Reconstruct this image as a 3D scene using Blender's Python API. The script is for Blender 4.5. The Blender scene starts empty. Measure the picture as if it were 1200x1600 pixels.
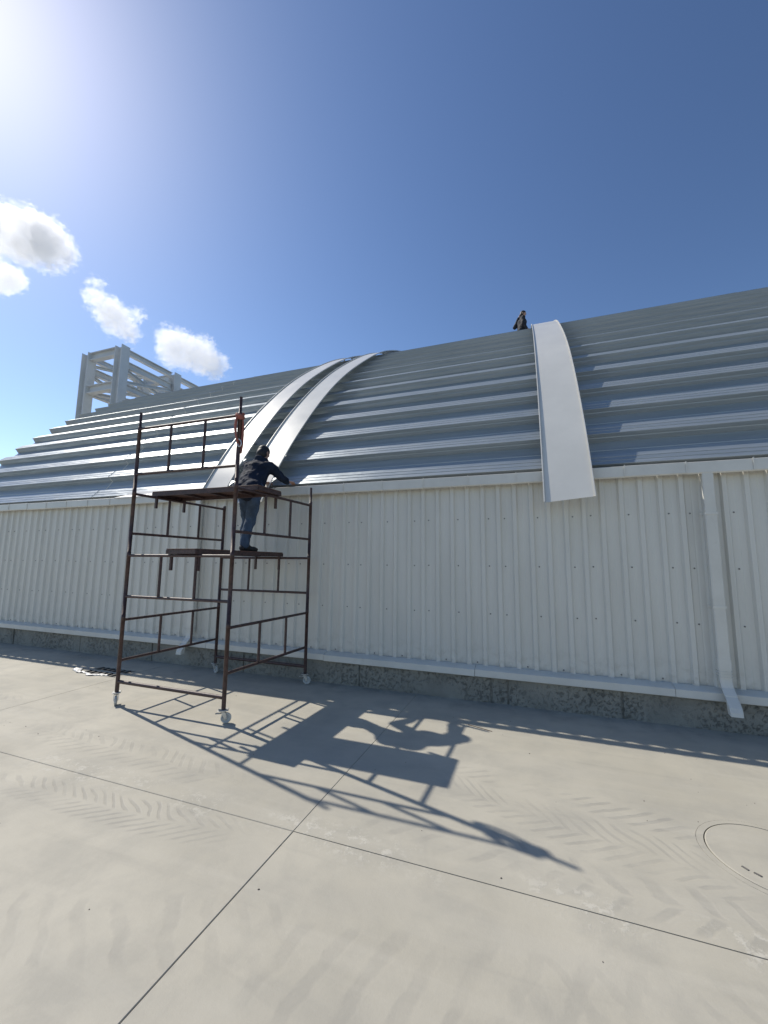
import bpy, bmesh, math, random
from mathutils import Vector, Matrix, noise as mnoise

random.seed(7)
S = bpy.context.scene
COL = S.collection
R_ = math.radians

# ------------------------------------------------------------------ camera
FPX, YAW, PITCH, ROLL = 638.42, R_(20.108), R_(7.17), R_(.617)
EYE = Vector((0, 0, 1.6))
_f = Vector((-math.sin(YAW) * math.cos(PITCH), math.cos(YAW) * math.cos(PITCH), math.sin(PITCH)))
_r = Vector((math.cos(YAW), math.sin(YAW), 0))
_u = _r.cross(_f)
_r2 = _r * math.cos(ROLL) + _u * math.sin(ROLL)
_u2 = -_r * math.sin(ROLL) + _u * math.cos(ROLL)
cd = bpy.data.cameras.new('camera')
cam = bpy.data.objects.new('camera', cd)
COL.objects.link(cam)
cd.sensor_fit = 'VERTICAL'
cd.sensor_height = 36
cd.sensor_width = 27
cd.lens = FPX / 1600 * 36
cd.clip_start = .05
cd.clip_end = 6000
M = Matrix((_r2, _u2, -_f)).transposed().to_4x4()
M.translation = EYE
cam.matrix_world = M
S.camera = cam

# ------------------------------------------------------------------ sky, sun, exposure
SUN = Vector((-.666, .190, .722)).normalized()
EL = math.asin(SUN.z)
AZ = math.atan2(SUN.x, SUN.y)
W = bpy.data.worlds.new('World')
S.world = W
W.use_nodes = True
wt = W.node_tree
wt.nodes.clear()
sky = wt.nodes.new('ShaderNodeTexSky')
sky.sky_type = 'NISHITA'
sky.sun_disc = False
sky.sun_elevation = EL
sky.sun_rotation = AZ
sky.altitude = 100
sky.air_density = 1.0
sky.dust_density = .4
sky.ozone_density = 1.5
bg = wt.nodes.new('ShaderNodeBackground')
bg.inputs['Strength'].default_value = .083
wo = wt.nodes.new('ShaderNodeOutputWorld')
gm = wt.nodes.new('ShaderNodeGamma')          # the phone's deeper blue, over the whole sky alike
gm.inputs['Gamma'].default_value = 1.3
wt.links.new(sky.outputs[0], gm.inputs[0])
wt.links.new(gm.outputs[0], bg.inputs[0])
wt.links.new(bg.outputs[0], wo.inputs[0])
sl = bpy.data.lights.new('sun', 'SUN')
sl.energy = 4.5
sl.angle = R_(.55)
sl.color = (1, .935, .83)
so = bpy.data.objects.new('sun', sl)
COL.objects.link(so)
so.rotation_euler = SUN.to_track_quat('Z', 'Y').to_euler()
so.location = SUN * 60
vs = S.view_settings
vs.view_transform = 'Standard'
vs.look = 'None'
vs.exposure = 0
vs.gamma = 1
S.cycles.volume_bounces = 8
S.cycles.use_denoising = True


# ------------------------------------------------------------------ node helpers
class V:
    """a node socket with arithmetic"""
    def __init__(s, nt, k):
        s.nt, s.k = nt, k

    def _m(s, op, *a):
        n = s.nt.nodes.new('ShaderNodeMath')
        n.operation = op
        for i, x in enumerate((s,) + a):
            if isinstance(x, V):
                s.nt.links.new(x.k, n.inputs[i])
            else:
                n.inputs[i].default_value = x
        return V(s.nt, n.outputs[0])

    def __add__(s, o): return s._m('ADD', o)
    def __sub__(s, o): return s._m('SUBTRACT', o)
    def __mul__(s, o): return s._m('MULTIPLY', o)
    def __truediv__(s, o): return s._m('DIVIDE', o)
    def abs(s): return s._m('ABSOLUTE')
    def sin(s): return s._m('SINE')
    def max(s, o): return s._m('MAXIMUM', o)
    def min(s, o): return s._m('MINIMUM', o)
    def sm(s, a, b):
        n = s.nt.nodes.new('ShaderNodeMapRange')
        n.interpolation_type = 'SMOOTHSTEP'
        s.nt.links.new(s.k, n.inputs[0])
        n.inputs[1].default_value = a
        n.inputs[2].default_value = b
        return V(s.nt, n.outputs[0])


def lk(nt, a, b):
    nt.links.new(a.k if isinstance(a, V) else a, b)


def noise(nt, vec, scale, detail=4, rough=.55, dist=0):
    n = nt.nodes.new('ShaderNodeTexNoise')
    lk(nt, vec, n.inputs['Vector'])
    n.inputs['Scale'].default_value = scale
    n.inputs['Detail'].default_value = detail
    n.inputs['Roughness'].default_value = rough
    n.inputs['Distortion'].default_value = dist
    return V(nt, n.outputs['Fac'])


def mix(nt, fac, a, b, mode='MIX'):
    n = nt.nodes.new('ShaderNodeMix')
    n.data_type = 'RGBA'
    n.blend_type = mode
    for x, i in ((fac, 0), (a, 6), (b, 7)):
        if isinstance(x, V):
            nt.links.new(x.k, n.inputs[i])
        elif isinstance(x, (tuple, list)):
            n.inputs[i].default_value = (*x, 1)
        elif isinstance(x, (int, float)):
            n.inputs[i].default_value = x
        else:
            nt.links.new(x, n.inputs[i])
    return V(nt, n.outputs[2])


def bump(nt, h, strength, dist=.01):
    n = nt.nodes.new('ShaderNodeBump')
    n.inputs['Strength'].default_value = strength
    n.inputs['Distance'].default_value = dist
    lk(nt, h, n.inputs['Height'])
    return n.outputs[0]


def new_mat(name):
    m = bpy.data.materials.new(name)
    m.use_nodes = True
    nt = m.node_tree
    b = nt.nodes['Principled BSDF']
    return m, nt, b


def coords(nt, kind='Object'):
    n = nt.nodes.new('ShaderNodeTexCoord')
    return V(nt, n.outputs[kind])


def stretched(nt, vec, sc):
    n = nt.nodes.new('ShaderNodeMapping')
    lk(nt, vec, n.inputs[0])
    n.inputs['Scale'].default_value = sc
    return V(nt, n.outputs[0])


def rnd(nt):
    n = nt.nodes.new('ShaderNodeObjectInfo')
    return V(nt, n.outputs['Random'])


def plain(name, col, rough=.5, metal=0., var=.12, scale=6, bumps=0., bscale=60, stretch=None, dirt=None, randv=0., spec=None):
    """procedural paint / metal / cloth: colour with soft blotches, gloss breakup and fine relief"""
    m, nt, b = new_mat(name)
    c = coords(nt)
    if stretch:
        c = stretched(nt, c, stretch)
    n1 = noise(nt, c, scale, 5, .6)
    lo = tuple(x * (1 - var) for x in col)
    hi = tuple(min(1, x * (1 + var)) for x in col)
    k = mix(nt, n1.sm(.3, .7), lo, hi)
    if dirt:
        n2 = noise(nt, c, scale * 2.7, 6, .7)
        k = mix(nt, n2.sm(.55, .78) * dirt[1], k, dirt[0])
    if randv:
        rr = rnd(nt)
        k = mix(nt, rr * randv, k, tuple(x * .6 for x in col))
    lk(nt, k, b.inputs['Base Color'])
    b.inputs['Metallic'].default_value = metal
    lk(nt, n1 * .16 + (rough - .08), b.inputs['Roughness'])
    if spec is not None:
        b.inputs['Specular IOR Level'].default_value = spec
    if bumps:
        lk(nt, bump(nt, noise(nt, c, bscale, 3), bumps, .004), b.inputs['Normal'])
    return m


# ------------------------------------------------------------------ mesh helpers
class MB:
    def __init__(s):
        s.v, s.f, s.sm = [], [], []

    def add(s, vs, fs, smooth=False):
        o = len(s.v)
        s.v += [tuple(p) for p in vs]
        for f in fs:
            s.f.append(tuple(i + o for i in f))
            s.sm.append(smooth)
        return s

    def box(s, lo, hi, mat=None):
        x0, y0, z0 = lo
        x1, y1, z1 = hi
        vs = [Vector(p) for p in ((x0, y0, z0), (x1, y0, z0), (x1, y1, z0), (x0, y1, z0), (x0, y0, z1), (x1, y0, z1), (x1, y1, z1), (x0, y1, z1))]
        if mat:
            vs = [mat @ p for p in vs]
        return s.add(vs, [(0, 3, 2, 1), (4, 5, 6, 7), (0, 1, 5, 4), (1, 2, 6, 5), (2, 3, 7, 6), (3, 0, 4, 7)])

    def cbox(s, lo, hi, c, mat=None):
        """box with chamfered vertical and top edges"""
        x0, y0, z0 = lo
        x1, y1, z1 = hi
        def ring(x0, x1, y0, y1, z):
            return [(x0 + c, y0, z), (x1 - c, y0, z), (x1, y0 + c, z), (x1, y1 - c, z), (x1 - c, y1, z), (x0 + c, y1, z), (x0, y1 - c, z), (x0, y0 + c, z)]
        rs = ring(x0, x1, y0, y1, z0) + ring(x0, x1, y0, y1, z1 - c) + ring(x0 + c, x1 - c, y0 + c, y1 - c, z1)
        vs = [mat @ Vector(p) if mat else p for p in rs]
        fs = [tuple(range(7, -1, -1)), tuple(range(16, 24))]
        for k in (0, 8):
            for i in range(8):
                j = (i + 1) % 8
                fs.append((k + i, k + j, k + 8 + j, k + 8 + i))
        return s.add(vs, fs)

    def tube(s, pts, rad, n=10, caps=True, smooth=True):
        pts = [Vector(p) for p in pts]
        if not isinstance(rad, (list, tuple)):
            rad = [rad] * len(pts)
        rings = []
        ref = None
        for i, p in enumerate(pts):
            d = (pts[min(i + 1, len(pts) - 1)] - pts[max(i - 1, 0)]).normalized()
            if ref is None:
                a = d.orthogonal().normalized()
            else:
                a = (ref - d * ref.dot(d))
                a = a.normalized() if a.length > 1e-6 else d.orthogonal().normalized()
            ref = a
            b = d.cross(a)
            rings.append([p + (a * math.cos(t) + b * math.sin(t)) * rad[i] for t in (2 * math.pi * k / n for k in range(n))])
        vs = [q for r in rings for q in r]
        fs = []
        for i in range(len(rings) - 1):
            for k in range(n):
                j = (k + 1) % n
                fs.append((i * n + k, i * n + j, i * n + n + j, i * n + n + k))
        s.add(vs, fs, smooth)
        if caps:
            s.add(rings[0], [tuple(range(n - 1, -1, -1))])
            s.add(rings[-1], [tuple(range(n))])
        return s

    def sweep(s, prof, path, closed=False, smooth=False):
        """prof: list of 2-D points; path: function(i, (a,b)) -> 3-D point, i in 0..n"""
        fn, n = path
        m = len(prof)
        vs = [fn(i, p) for i in range(n + 1) for p in prof]
        fs = []
        for i in range(n):
            for k in range(m if closed else m - 1):
                j = (k + 1) % m
                fs.append((i * m + k, i * m + j, (i + 1) * m + j, (i + 1) * m + k))
        s.add(vs, fs, smooth)
        if closed:
            s.add(vs[:m], [tuple(range(m - 1, -1, -1))])
            s.add(vs[-m:], [tuple(range(m))])
        return s

    def lathe(s, prof, mat, n=20, smooth=True):
        """prof: list of (r, h); revolved about local Z, placed by mat"""
        vs = [mat @ Vector((r * math.cos(2 * math.pi * k / n), r * math.sin(2 * math.pi * k / n), h)) for r, h in prof for k in range(n)]
        fs = []
        for i in range(len(prof) - 1):
            for k in range(n):
                j = (k + 1) % n
                fs.append((i * n + k, i * n + j, i * n + n + j, i * n + n + k))
        s.add(vs, fs, smooth)
        s.add(vs[:n], [tuple(range(n - 1, -1, -1))])
        s.add(vs[-n:], [tuple(range(n))])
        return s

    def mesh(s, name, mat):
        me = bpy.data.meshes.new(name)
        me.from_pydata(s.v, [], s.f)
        me.polygons.foreach_set('use_smooth', s.sm)
        me.materials.append(mat)
        me.update()
        return me

    def build(s, name, mat, parent=None, loc=None, rot=None):
        return link(name, s.mesh(name, mat), parent, loc, rot)


def link(name, data, parent=None, loc=None, rot=None):
    o = bpy.data.objects.new(name, data)
    COL.objects.link(o)
    if loc is not None:
        o.location = loc
    if rot is not None:
        o.rotation_euler = rot
    if parent:
        o.parent = parent
        if parent.type == 'EMPTY' or True:
            o.matrix_parent_inverse = Matrix.Translation(-Vector(TOP.get(parent.name, (0, 0, 0))))
    return o


TOP = {}


def empty(name, loc, label, cat, group=None):
    o = bpy.data.objects.new(name, None)
    COL.objects.link(o)
    o.location = loc
    o.empty_display_size = .2
    TOP[o.name] = loc
    return tag(o, label, cat, group)


def tag(o, label, cat, group=None, kind=None):
    o['label'] = label
    o['category'] = cat
    if group:
        o['group'] = group
    if kind:
        o['kind'] = kind
    return o


# ------------------------------------------------------------------ materials
def concrete_ground():
    m, nt, b = new_mat('dusty_concrete')
    tc = coords(nt)
    sep = nt.nodes.new('ShaderNodeSeparateXYZ')
    lk(nt, tc, sep.inputs[0])
    X, Y = V(nt, sep.outputs[0]), V(nt, sep.outputs[1])
    big = noise(nt, tc, .55, 5, .6, .4)
    mid = noise(nt, tc, 2.6, 6, .62, .3)
    fine = noise(nt, tc, 38, 5, .7)
    grit = noise(nt, tc, 210, 2, .6)
    k = mix(nt, big.sm(.3, .7), (.395, .370, .304), (.485, .455, .377))
    k = mix(nt, mid.sm(.38, .72) * .6, k, (.34, .325, .28))
    k = mix(nt, fine.sm(.5, .85) * .22, k, (.50, .48, .42))
    k = mix(nt, grit.sm(.62, .8) * .10, k, (.24, .23, .20))
    # troweled arcs
    wv = nt.nodes.new('ShaderNodeTexWave')
    wv.wave_type = 'RINGS'
    wv.inputs['Scale'].default_value = .55
    wv.inputs['Distortion'].default_value = 9
    wv.inputs['Detail'].default_value = 3
    lk(nt, tc, wv.inputs['Vector'])
    wave = V(nt, wv.outputs['Fac'])
    k = mix(nt, wave.sm(.55, 1) * .10, k, (.33, .32, .29))
    # tyre prints left in the dust: chevron tread along straight lines
    wob = noise(nt, tc, 1.1, 2)
    wob2 = noise(nt, stretched(nt, tc, (1, -1, 1)), 9, 3)
    patch = noise(nt, tc, 1.7, 4, .6)
    tot = None
    # x, y, angle, half length, half width, pitch, slant, strength, chevron
    for (ox, oy, an, hl, hw, pt, sl_, st, vee) in (
            (.15, 3.30, -13, .95, .11, .115, -1.1, .80, 0),
            (.15, 3.05, -14, 1.0, .11, .105, 1.2, .60, 0),
            (.20, 2.86, -15, .9, .09, .10, -1.0, .70, 0),
            (.05, 2.56, -7, 1.3, .17, .165, .75, .65, 1),
            (-3.0, 2.08, 4, 1.5, .15, .095, 1.5, .85, 1),
            (-3.4, 2.72, -3, 1.5, .19, .12, .9, .55, 1),
            (-1.75, 1.50, 16, .9, .21, .17, .5, .48, 0),
            (-.35, 1.72, 11, 1.1, .25, .19, -.5, .42, 0),
            (.55, 1.95, 12, .8, .2, .16, .7, .36, 0),
            (-6.8, 3.1, 2, 1.6, .16, .11, 1.1, .5, 1)):
        ca, sa = math.cos(R_(an)), math.sin(R_(an))
        dx, dy = X - ox + (wob - .5) * .16, Y - oy + (wob - .5) * .30
        u = dx * ca + dy * sa
        v = dy * ca - dx * sa
        ch = (u * (2 * math.pi / pt) + (v.abs() if vee else v) * (2 * math.pi * sl_ / pt) + (wob2 - .5) * 2.4 + (wob - .5) * 5).sin().sm(.05, .85)
        ms = v.abs().sm(hw, hw * .72) * u.abs().sm(hl, hl * .6) * (v.abs().sm(0, .025) if vee else 1.0)
        t = ch * ms * st
        tot = t if tot is None else tot.max(t)
    tot = tot * patch.sm(.34, .56) * (wob2 * .9 + .25)
    k = mix(nt, tot * .75, k, (.26, .25, .225))
    # long smears of dust dragged along by wheels
    rot = nt.nodes.new('ShaderNodeMapping')
    lk(nt, tc, rot.inputs[0])
    rot.inputs['Rotation'].default_value = (0, 0, R_(9))
    rot.inputs['Scale'].default_value = (.35, 3.2, 1)
    smear = noise(nt, V(nt, rot.outputs[0]), 1.5, 6, .62, .5)
    k = mix(nt, smear.sm(.48, .72) * .38, k, (.485, .457, .385))
    k = mix(nt, smear.sm(.46, .28) * .30, k, (.31, .295, .255))
    # pale laitance scuffed up along the saw cut
    al = (Y - 2.36).abs().sm(.20, .0) * noise(nt, tc, 13, 6, .75).sm(.50, .60) * noise(nt, tc, 1.3, 2).sm(.4, .6)
    k = mix(nt, al * .85, k, (.55, .525, .455))
    # patchy strip, darker towards the plinth
    dk = Y.sm(4.5, 5.1) * noise(nt, tc, 3.4, 6, .7).sm(.44, .66)
    k = mix(nt, dk * .45, k, (.20, .19, .165))
    lk(nt, k, b.inputs['Base Color'])
    lk(nt, mid * .2 + .62, b.inputs['Roughness'])
    b.inputs['Specular IOR Level'].default_value = .3
    h = mid * .5 + fine * .25 + grit * .06 - tot * .55 + wave * .15 + al * .4
    lk(nt, bump(nt, h, .35, .012), b.inputs['Normal'])
    return m


def plinth_concrete():
    m, nt, b = new_mat('rough_plinth_concrete')
    tc = coords(nt)
    n1 = noise(nt, tc, 3.2, 6, .65)
    n2 = noise(nt, tc, 24, 8, .78, .25)
    n3 = noise(nt, stretched(nt, tc, (1, 1, .5)), 70, 4, .7)
    n4 = noise(nt, tc, 1.4, 3, .5)
    k = mix(nt, n1.sm(.25, .75), (.235, .225, .195), (.32, .305, .265))
    pits = n2.sm(.50, .68) * n4.sm(.30, .58)
    k = mix(nt, pits * .30, k, (.10, .095, .083))
    k = mix(nt, n3.sm(.6, .8) * .2, k, (.48, .46, .41))
    lk(nt, k, b.inputs['Base Color'])
    b.inputs['Roughness'].default_value = .9
    lk(nt, bump(nt, pits * -1.0 + n3 * .3 + n1 * .6, .8, .02), b.inputs['Normal'])
    return m


def galvanised():
    m, nt, b = new_mat('galvanised_deck_steel')
    tc = coords(nt)
    st = stretched(nt, tc, (.22, 5, 5))
    n1 = noise(nt, st, 3.5, 5, .6)
    n2 = noise(nt, tc, 2.2, 4, .6)
    k = mix(nt, n1.sm(.3, .7), (.285, .335, .37), (.37, .415, .445))
    k = mix(nt, n2.sm(.5, .75) * .3, k, (.30, .325, .335))
    k = mix(nt, rnd(nt) * .22, k, (.31, .33, .34))
    lk(nt, k, b.inputs['Base Color'])
    b.inputs['Metallic'].default_value = .38
    lk(nt, n1 * .16 + n2 * .12 + .27, b.inputs['Roughness'])
    w = noise(nt, stretched(nt, tc, (1, 3, 3)), 2.2, 3, .5)
    lk(nt, bump(nt, w + n1 * .1, .45, .025), b.inputs['Normal'])
    return m


def cladding():
    m, nt, b = new_mat('offwhite_cladding_paint')
    tc = coords(nt)
    n1 = noise(nt, stretched(nt, tc, (1, 1, .25)), 3, 5, .6)
    n2 = noise(nt, stretched(nt, tc, (14, 1, .5)), 3.5, 5, .65)
    sep = nt.nodes.new('ShaderNodeSeparateXYZ')
    lk(nt, tc, sep.inputs[0])
    Z = V(nt, sep.outputs[2])
    k = mix(nt, n1.sm(.3, .7), (.61, .60, .55), (.665, .655, .605))
    k = mix(nt, n2.sm(.55, .8) * .18, k, (.50, .49, .45))
    splash = Z.sm(.75, .38) * noise(nt, tc, 9, 6, .7).sm(.42, .7)
    k = mix(nt, splash * .5, k, (.40, .375, .32))
    k = mix(nt, rnd(nt) * .12, k, (.55, .555, .54))
    lk(nt, k, b.inputs['Base Color'])
    lk(nt, n1 * .15 + .33, b.inputs['Roughness'])
    oc = noise(nt, stretched(nt, tc, (2.2, 1, .8)), 1.6, 3, .5)
    lk(nt, bump(nt, oc, .25, .02), b.inputs['Normal'])
    return m


MT = dict(
    ground=concrete_ground(), plinth=plinth_concrete(), deck=galvanised(), clad=cladding(),
    earth=plain('packed_gravel', (.26, .245, .21), .9, 0, .25, .8, .5, 30),
    joint=plain('joint_filler', (.27, .255, .22), .95, 0, .3, 20),
    trim=plain('offwhite_flashing', (.66, .65, .60), .36, 0, .06, 2.5, .05, 20, dirt=((.42, .40, .35), .25), randv=.15),
    sheet=plain('white_coated_sheet', (.66, .645, .595), .34, 0, .04, 1.6, .04, 4, dirt=((.52, .515, .49), .25)),
    brown=plain('brown_scaffold_paint', (.058, .032, .030), .5, 0, .4, 26, .3, 120, dirt=((.17, .10, .075), .7)),
    board=plain('worn_platform_plywood', (.105, .055, .042), .72, 0, .3, 7, .3, 60, (1, 8, 8), dirt=((.23, .19, .15), .45)),
    zinc=plain('zinc_plate', (.55, .55, .53), .42, .8, .15, 30),
    rubber=plain('pale_caster_wheel', (.50, .50, .48), .55, 0, .15, 40),
    steel=plain('pale_grey_steel_primer', (.60, .625, .64), .5, 0, .08, 1.2, .05, 12, dirt=((.36, .36, .35), .3)),
    dark=plain('dark_void', (.02, .02, .02), .9),
    iron=plain('grate_iron', (.14, .135, .125), .7, .3, .25, 30, .3, 90),
    screw=plain('screw_steel', (.20, .20, .195), .5, .5),
    skin=plain('skin', (.42, .25, .18), .55, 0, .08, 20),
    jacket=plain('dark_navy_jacket', (.014, .021, .038), .8, 0, .3, 9, .5, 45, spec=.2),
    jeans=plain('blue_jeans', (.050, .082, .135), .85, 0, .3, 8, .6, 70, dirt=((.10, .14, .20), .4)),
    shoe=plain('black_shoe', (.016, .016, .018), .6, 0, .2, 20),
    hair=plain('black_hair', (.012, .011, .012), .6, 0, .3, 60, .5, 120),
    coat=plain('black_coat', (.012, .014, .022), .8, 0, .3, 9, .6, 45),
    strap=plain('orange_webbing', (.30, .10, .075), .7, 0, .18, 30, .4, 200),
    plastic=plain('white_plastic_film', (.70, .69, .66), .4, 0, .1, 14),
    wood=plain('dry_stick', (.12, .075, .05), .85, 0, .3, 30),
    debris=plain('dark_grit', (.10, .09, .08), .9, 0, .4, 20),
)

# ================================================================== the setting
# ground sheet to the horizon, and the sawn concrete slabs of the yard on it
MB().add([(-900, -900, -.06), (900, -900, -.06), (900, 900, -.06), (-900, 900, -.06)], [(0, 1, 2, 3)]).build('ground', MT['earth'])['kind'] = 'structure'
yard = bpy.data.objects.new('pavement', None)
COL.objects.link(yard)
yard['kind'] = 'structure'
MB().box((-29.6, -13.9, -.056), (18.6, 5.16, -.0519)).build('joint_bed', MT['joint'], yard)

GX, GY = -1.41, 2.33
# fill added high in the saw cuts so light gets into the joints
for i in range(-7, 6):
    x = GX + 4 * i
    MB().box((x - .0016, -9.6, -.03), (x + .0016, 5.14, -.005)).build('raised_joint_fill', MT['joint'], yard)
for i in range(0, 4):
    for j in range(-7, 5):
        MB().box((GX + 4 * j + .003, GY - 4 * i - .0016, -.03), (GX + 4 * j + 3.997, GY - 4 * i + .0016, -.005)).build('raised_joint_fill', MT['joint'], yard)
MANHOLE = Vector((1.205, 3.068, 0))
MH_R = .318
DRAIN = (-6.22, 4.22, -5.47, 4.63)


def slab(x0, x1, y0, y1, hole=None):
    g = .002
    x0, x1, y0, y1 = x0 + g, x1 - g, y0 + g, y1 - g
    if not hole:
        mb = MB().cbox((x0, y0, -.05), (x1, y1, 0), .003)
        return mb.build('slab', MT['ground'], yard)
    bm = bmesh.new()
    ov = [bm.verts.new(p) for p in ((x0, y0, 0), (x1, y0, 0), (x1, y1, 0), (x0, y1, 0))]
    hv = [bm.verts.new(p) for p in hole]
    es = []
    for l in (ov, hv):
        es += [bm.edges.new((l[i], l[(i + 1) % len(l)])) for i in range(len(l))]
    bmesh.ops.triangle_fill(bm, use_beauty=True, edges=es, normal=(0, 0, 1))
    for l in (ov, hv):
        lo = [bm.verts.new(v.co - Vector((0, 0, .045))) for v in l]
        for i in range(len(l)):
            j = (i + 1) % len(l)
            bm.faces.new((l[i], l[j], lo[j], lo[i]))
    bmesh.ops.recalc_face_normals(bm, faces=bm.faces)
    me = bpy.data.meshes.new('slab')
    bm.to_mesh(me)
    bm.free()
    me.materials.append(MT['ground'])
    return link('slab', me, yard)


for i in range(-7, 5):
    x0 = GX + 4 * i
    for (y0, y1) in ((GY, 5.15), (GY - 4, GY), (GY - 8, GY - 4), (GY - 12, GY - 8)):
        hole = None
        if y0 == GY and i == 0:
            hole = [MANHOLE + Vector((math.cos(t), math.sin(t), 0)) * (MH_R + .043) for t in (2 * math.pi * k / 48 for k in range(48))]
        if y0 == GY and i == -2:
            hole = [Vector(p) for p in ((DRAIN[0], DRAIN[1], 0), (DRAIN[2], DRAIN[1], 0), (DRAIN[2], DRAIN[3], 0), (DRAIN[0], DRAIN[3], 0))]
        slab(x0, x0 + 4, y0, y1, hole)

# manhole: cast frame ring flush with the slab, sunk groove, cover dusted with the same cement
mh = empty('manhole_cover', MANHOLE, 'round cement-dusted manhole cover set into the yard at the right edge', 'manhole')
T = Matrix.Translation(MANHOLE)


def ringmesh(r0, r1, z, zb, n=64, wob=0.):
    mb = MB()
    P = []
    for k in range(n):
        t = 2 * math.pi * k / n
        w = wob * mnoise.noise(Vector((math.cos(t) * 6, math.sin(t) * 6, 3)))
        c, s_ = math.cos(t), math.sin(t)
        P.append([MANHOLE + Vector((c * r, s_ * r, zz)) for r, zz in ((r0, zb), (r0, z), (r1 + w, z), (r1 + w, zb))])
    vs = [p for r in P for p in r]
    fs = []
    for k in range(n):
        j = (k + 1) % n
        for a in range(3):
            fs.append((k * 4 + a, k * 4 + a + 1, j * 4 + a + 1, j * 4 + a))
    return mb.add(vs, fs)


ringmesh(MH_R + .006, MH_R + .041, .0005, -.04).build('frame_ring', MT['ground'], mh)
cov = MB().lathe([(MH_R * .3, -.035), (MH_R - .004, -.035), (MH_R, 0), (MH_R - .006, .003), (MH_R * .5, .005), (.002, .006)], T, 64, False).build('cover', MT['ground'], mh)
for q in ((.994, 2.905), (1.035, 2.872)):
    a = math.atan2(q[1] - MANHOLE.y, q[0] - MANHOLE.x) + math.pi / 2
    MB().cbox((-.017, -.006, .0042), (.017, .006, .0072), .001, Matrix.Translation((q[0] + .012, q[1] + .02, 0)) @ Matrix.Rotation(a, 4, 'Z')).build('lifting_slot', MT['iron'], cov)

# storm drain: frame, two rows of bars over a black sheet whose colour stands for the shade below
dg = empty('drain_grate', ((DRAIN[0] + DRAIN[2]) / 2, (DRAIN[1] + DRAIN[3]) / 2, 0), 'iron storm drain grate with two rows of slots behind the left front scaffold leg', 'drain')
x0, y0, x1, y1 = DRAIN
MB().box((x0 + .002, y0 + .002, -.044), (x1 - .002, y1 - .002, -.040)).build('pit', MT['dark'], dg)
for lo, hi in (((x0, y0), (x1, y0 + .03)), ((x0, y1 - .03), (x1, y1)), ((x0, y0 + .031), (x0 + .03, y1 - .031)), ((x1 - .03, y0 + .031), (x1, y1 - .031)), ((x0 + .031, (y0 + y1) / 2 - .02), (x1 - .031, (y0 + y1) / 2 + .02))):
    MB().cbox((lo[0] + .001, lo[1] + .001, -.036), (hi[0] - .001, hi[1] - .001, .003), .003).build('rim', MT['ground'], dg)
ym = (y0 + y1) / 2
for ra, rb in ((y0 + .031, ym - .021), (ym + .021, y1 - .031)):
    for k in range(7):
        xx = x0 + .05 + k * (x1 - x0 - .10) / 6
        MB().cbox((xx - .017, ra, -.036), (xx + .017, rb, .001), .003).build('bar', MT['iron'], dg)

# ================================================================== the building
XL, XR = -12.70, 10.30          # gable planes
SC = 1.048
RAD, TH0, PIT = 12 * SC, R_(59), .5 * SC
EY, EZ = 5.24, 1.6 + 1.12 * SC
YC, ZC = EY + RAD * math.sin(TH0), EZ - RAD * math.cos(TH0)
house = empty('warehouse', (0, 5.2, 0), 'long pale metal warehouse with a barrel roof of ribbed steel decking', 'building')


def arc(s, n=0.):
    """point (y, z) on the roof, s metres up the curve from the eave, n above the rib crowns"""
    t = TH0 - s / RAD
    return YC - (RAD + n) * math.sin(t), ZC + (RAD + n) * math.cos(t)


# --- plinth of cast blocks
pl = bpy.data.objects.new('plinth', None)
COL.objects.link(pl)
pl.parent = house
pl.matrix_parent_inverse = Matrix.Translation((0, -5.2, 0))
edges = [XL]
for e in (-11.2, -9.4, -7.55, -5.85, -4.05, -2.20, -.52, -.33, .83, 2.6, 4.4, 6.2, 8.1, XR):
    edges.append(e)
for a, b in zip(edges[:-1], edges[1:]):
    # front face broken up a little so the arris is not a ruled line
    mb = MB()
    nx = max(2, int((b - a) / .09))
    yb = 5.135 + random.uniform(-.006, .006)
    g = .012
    vs, fs = [], []
    zs = (-.05, .02, .10, .19, .27, .31)
    for i in range(nx + 1):
        x = a + g + (b - a - 2 * g) * i / nx
        for z in zs:
            d = .008 * mnoise.fractal(Vector((x * 5, z * 9, yb)), 1, 2, 4)
            if i in (0, nx):
                d += .012
            vs.append((x, yb + d, z))
        vs.append((x, 5.5, .31))
    m_ = len(zs) + 1
    for i in range(nx):
        for k in range(m_ - 1):
            fs.append((i * m_ + k, i * m_ + m_ + k, i * m_ + m_ + k + 1, i * m_ + k + 1))
    for i, fl in ((0, 1), (nx, -1)):
        loop = [i * m_ + k for k in range(m_)]
        o = len(vs)
        vs.append((vs[loop[0]][0], 5.5, -.05))
        loop.append(o)
        fs.append(tuple(loop[::fl]))
    mb.add(vs, fs)
    mb.build('concrete_block', MT['plinth'], pl)
MB().box((XL + .02, 5.16, -.05), (XR - .02, 5.6, .305)).build('mortar_backing', MT['joint'], pl)

# --- base drip flashing, in lengths
x = XL
while x < XR - .1:
    x2 = min(x + 2.0, XR)
    dz = random.uniform(-.004, .004)
    dy = random.uniform(-.003, .003)
    pr = [(5.196, .405), (5.085, .378), (5.072, .372), (5.070, .300), (5.084, .292), (5.086, .296), (5.076, .304), (5.078, .367), (5.196, .398)]
    MB().sweep(pr, (lambda i, p, x=x, x2=x2: (x + (x2 - x - .004) * i + .002, p[0] + dy, p[1] + dz), 1), True).build('drip_flashing', MT['trim'], house)
    x = x2

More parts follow.
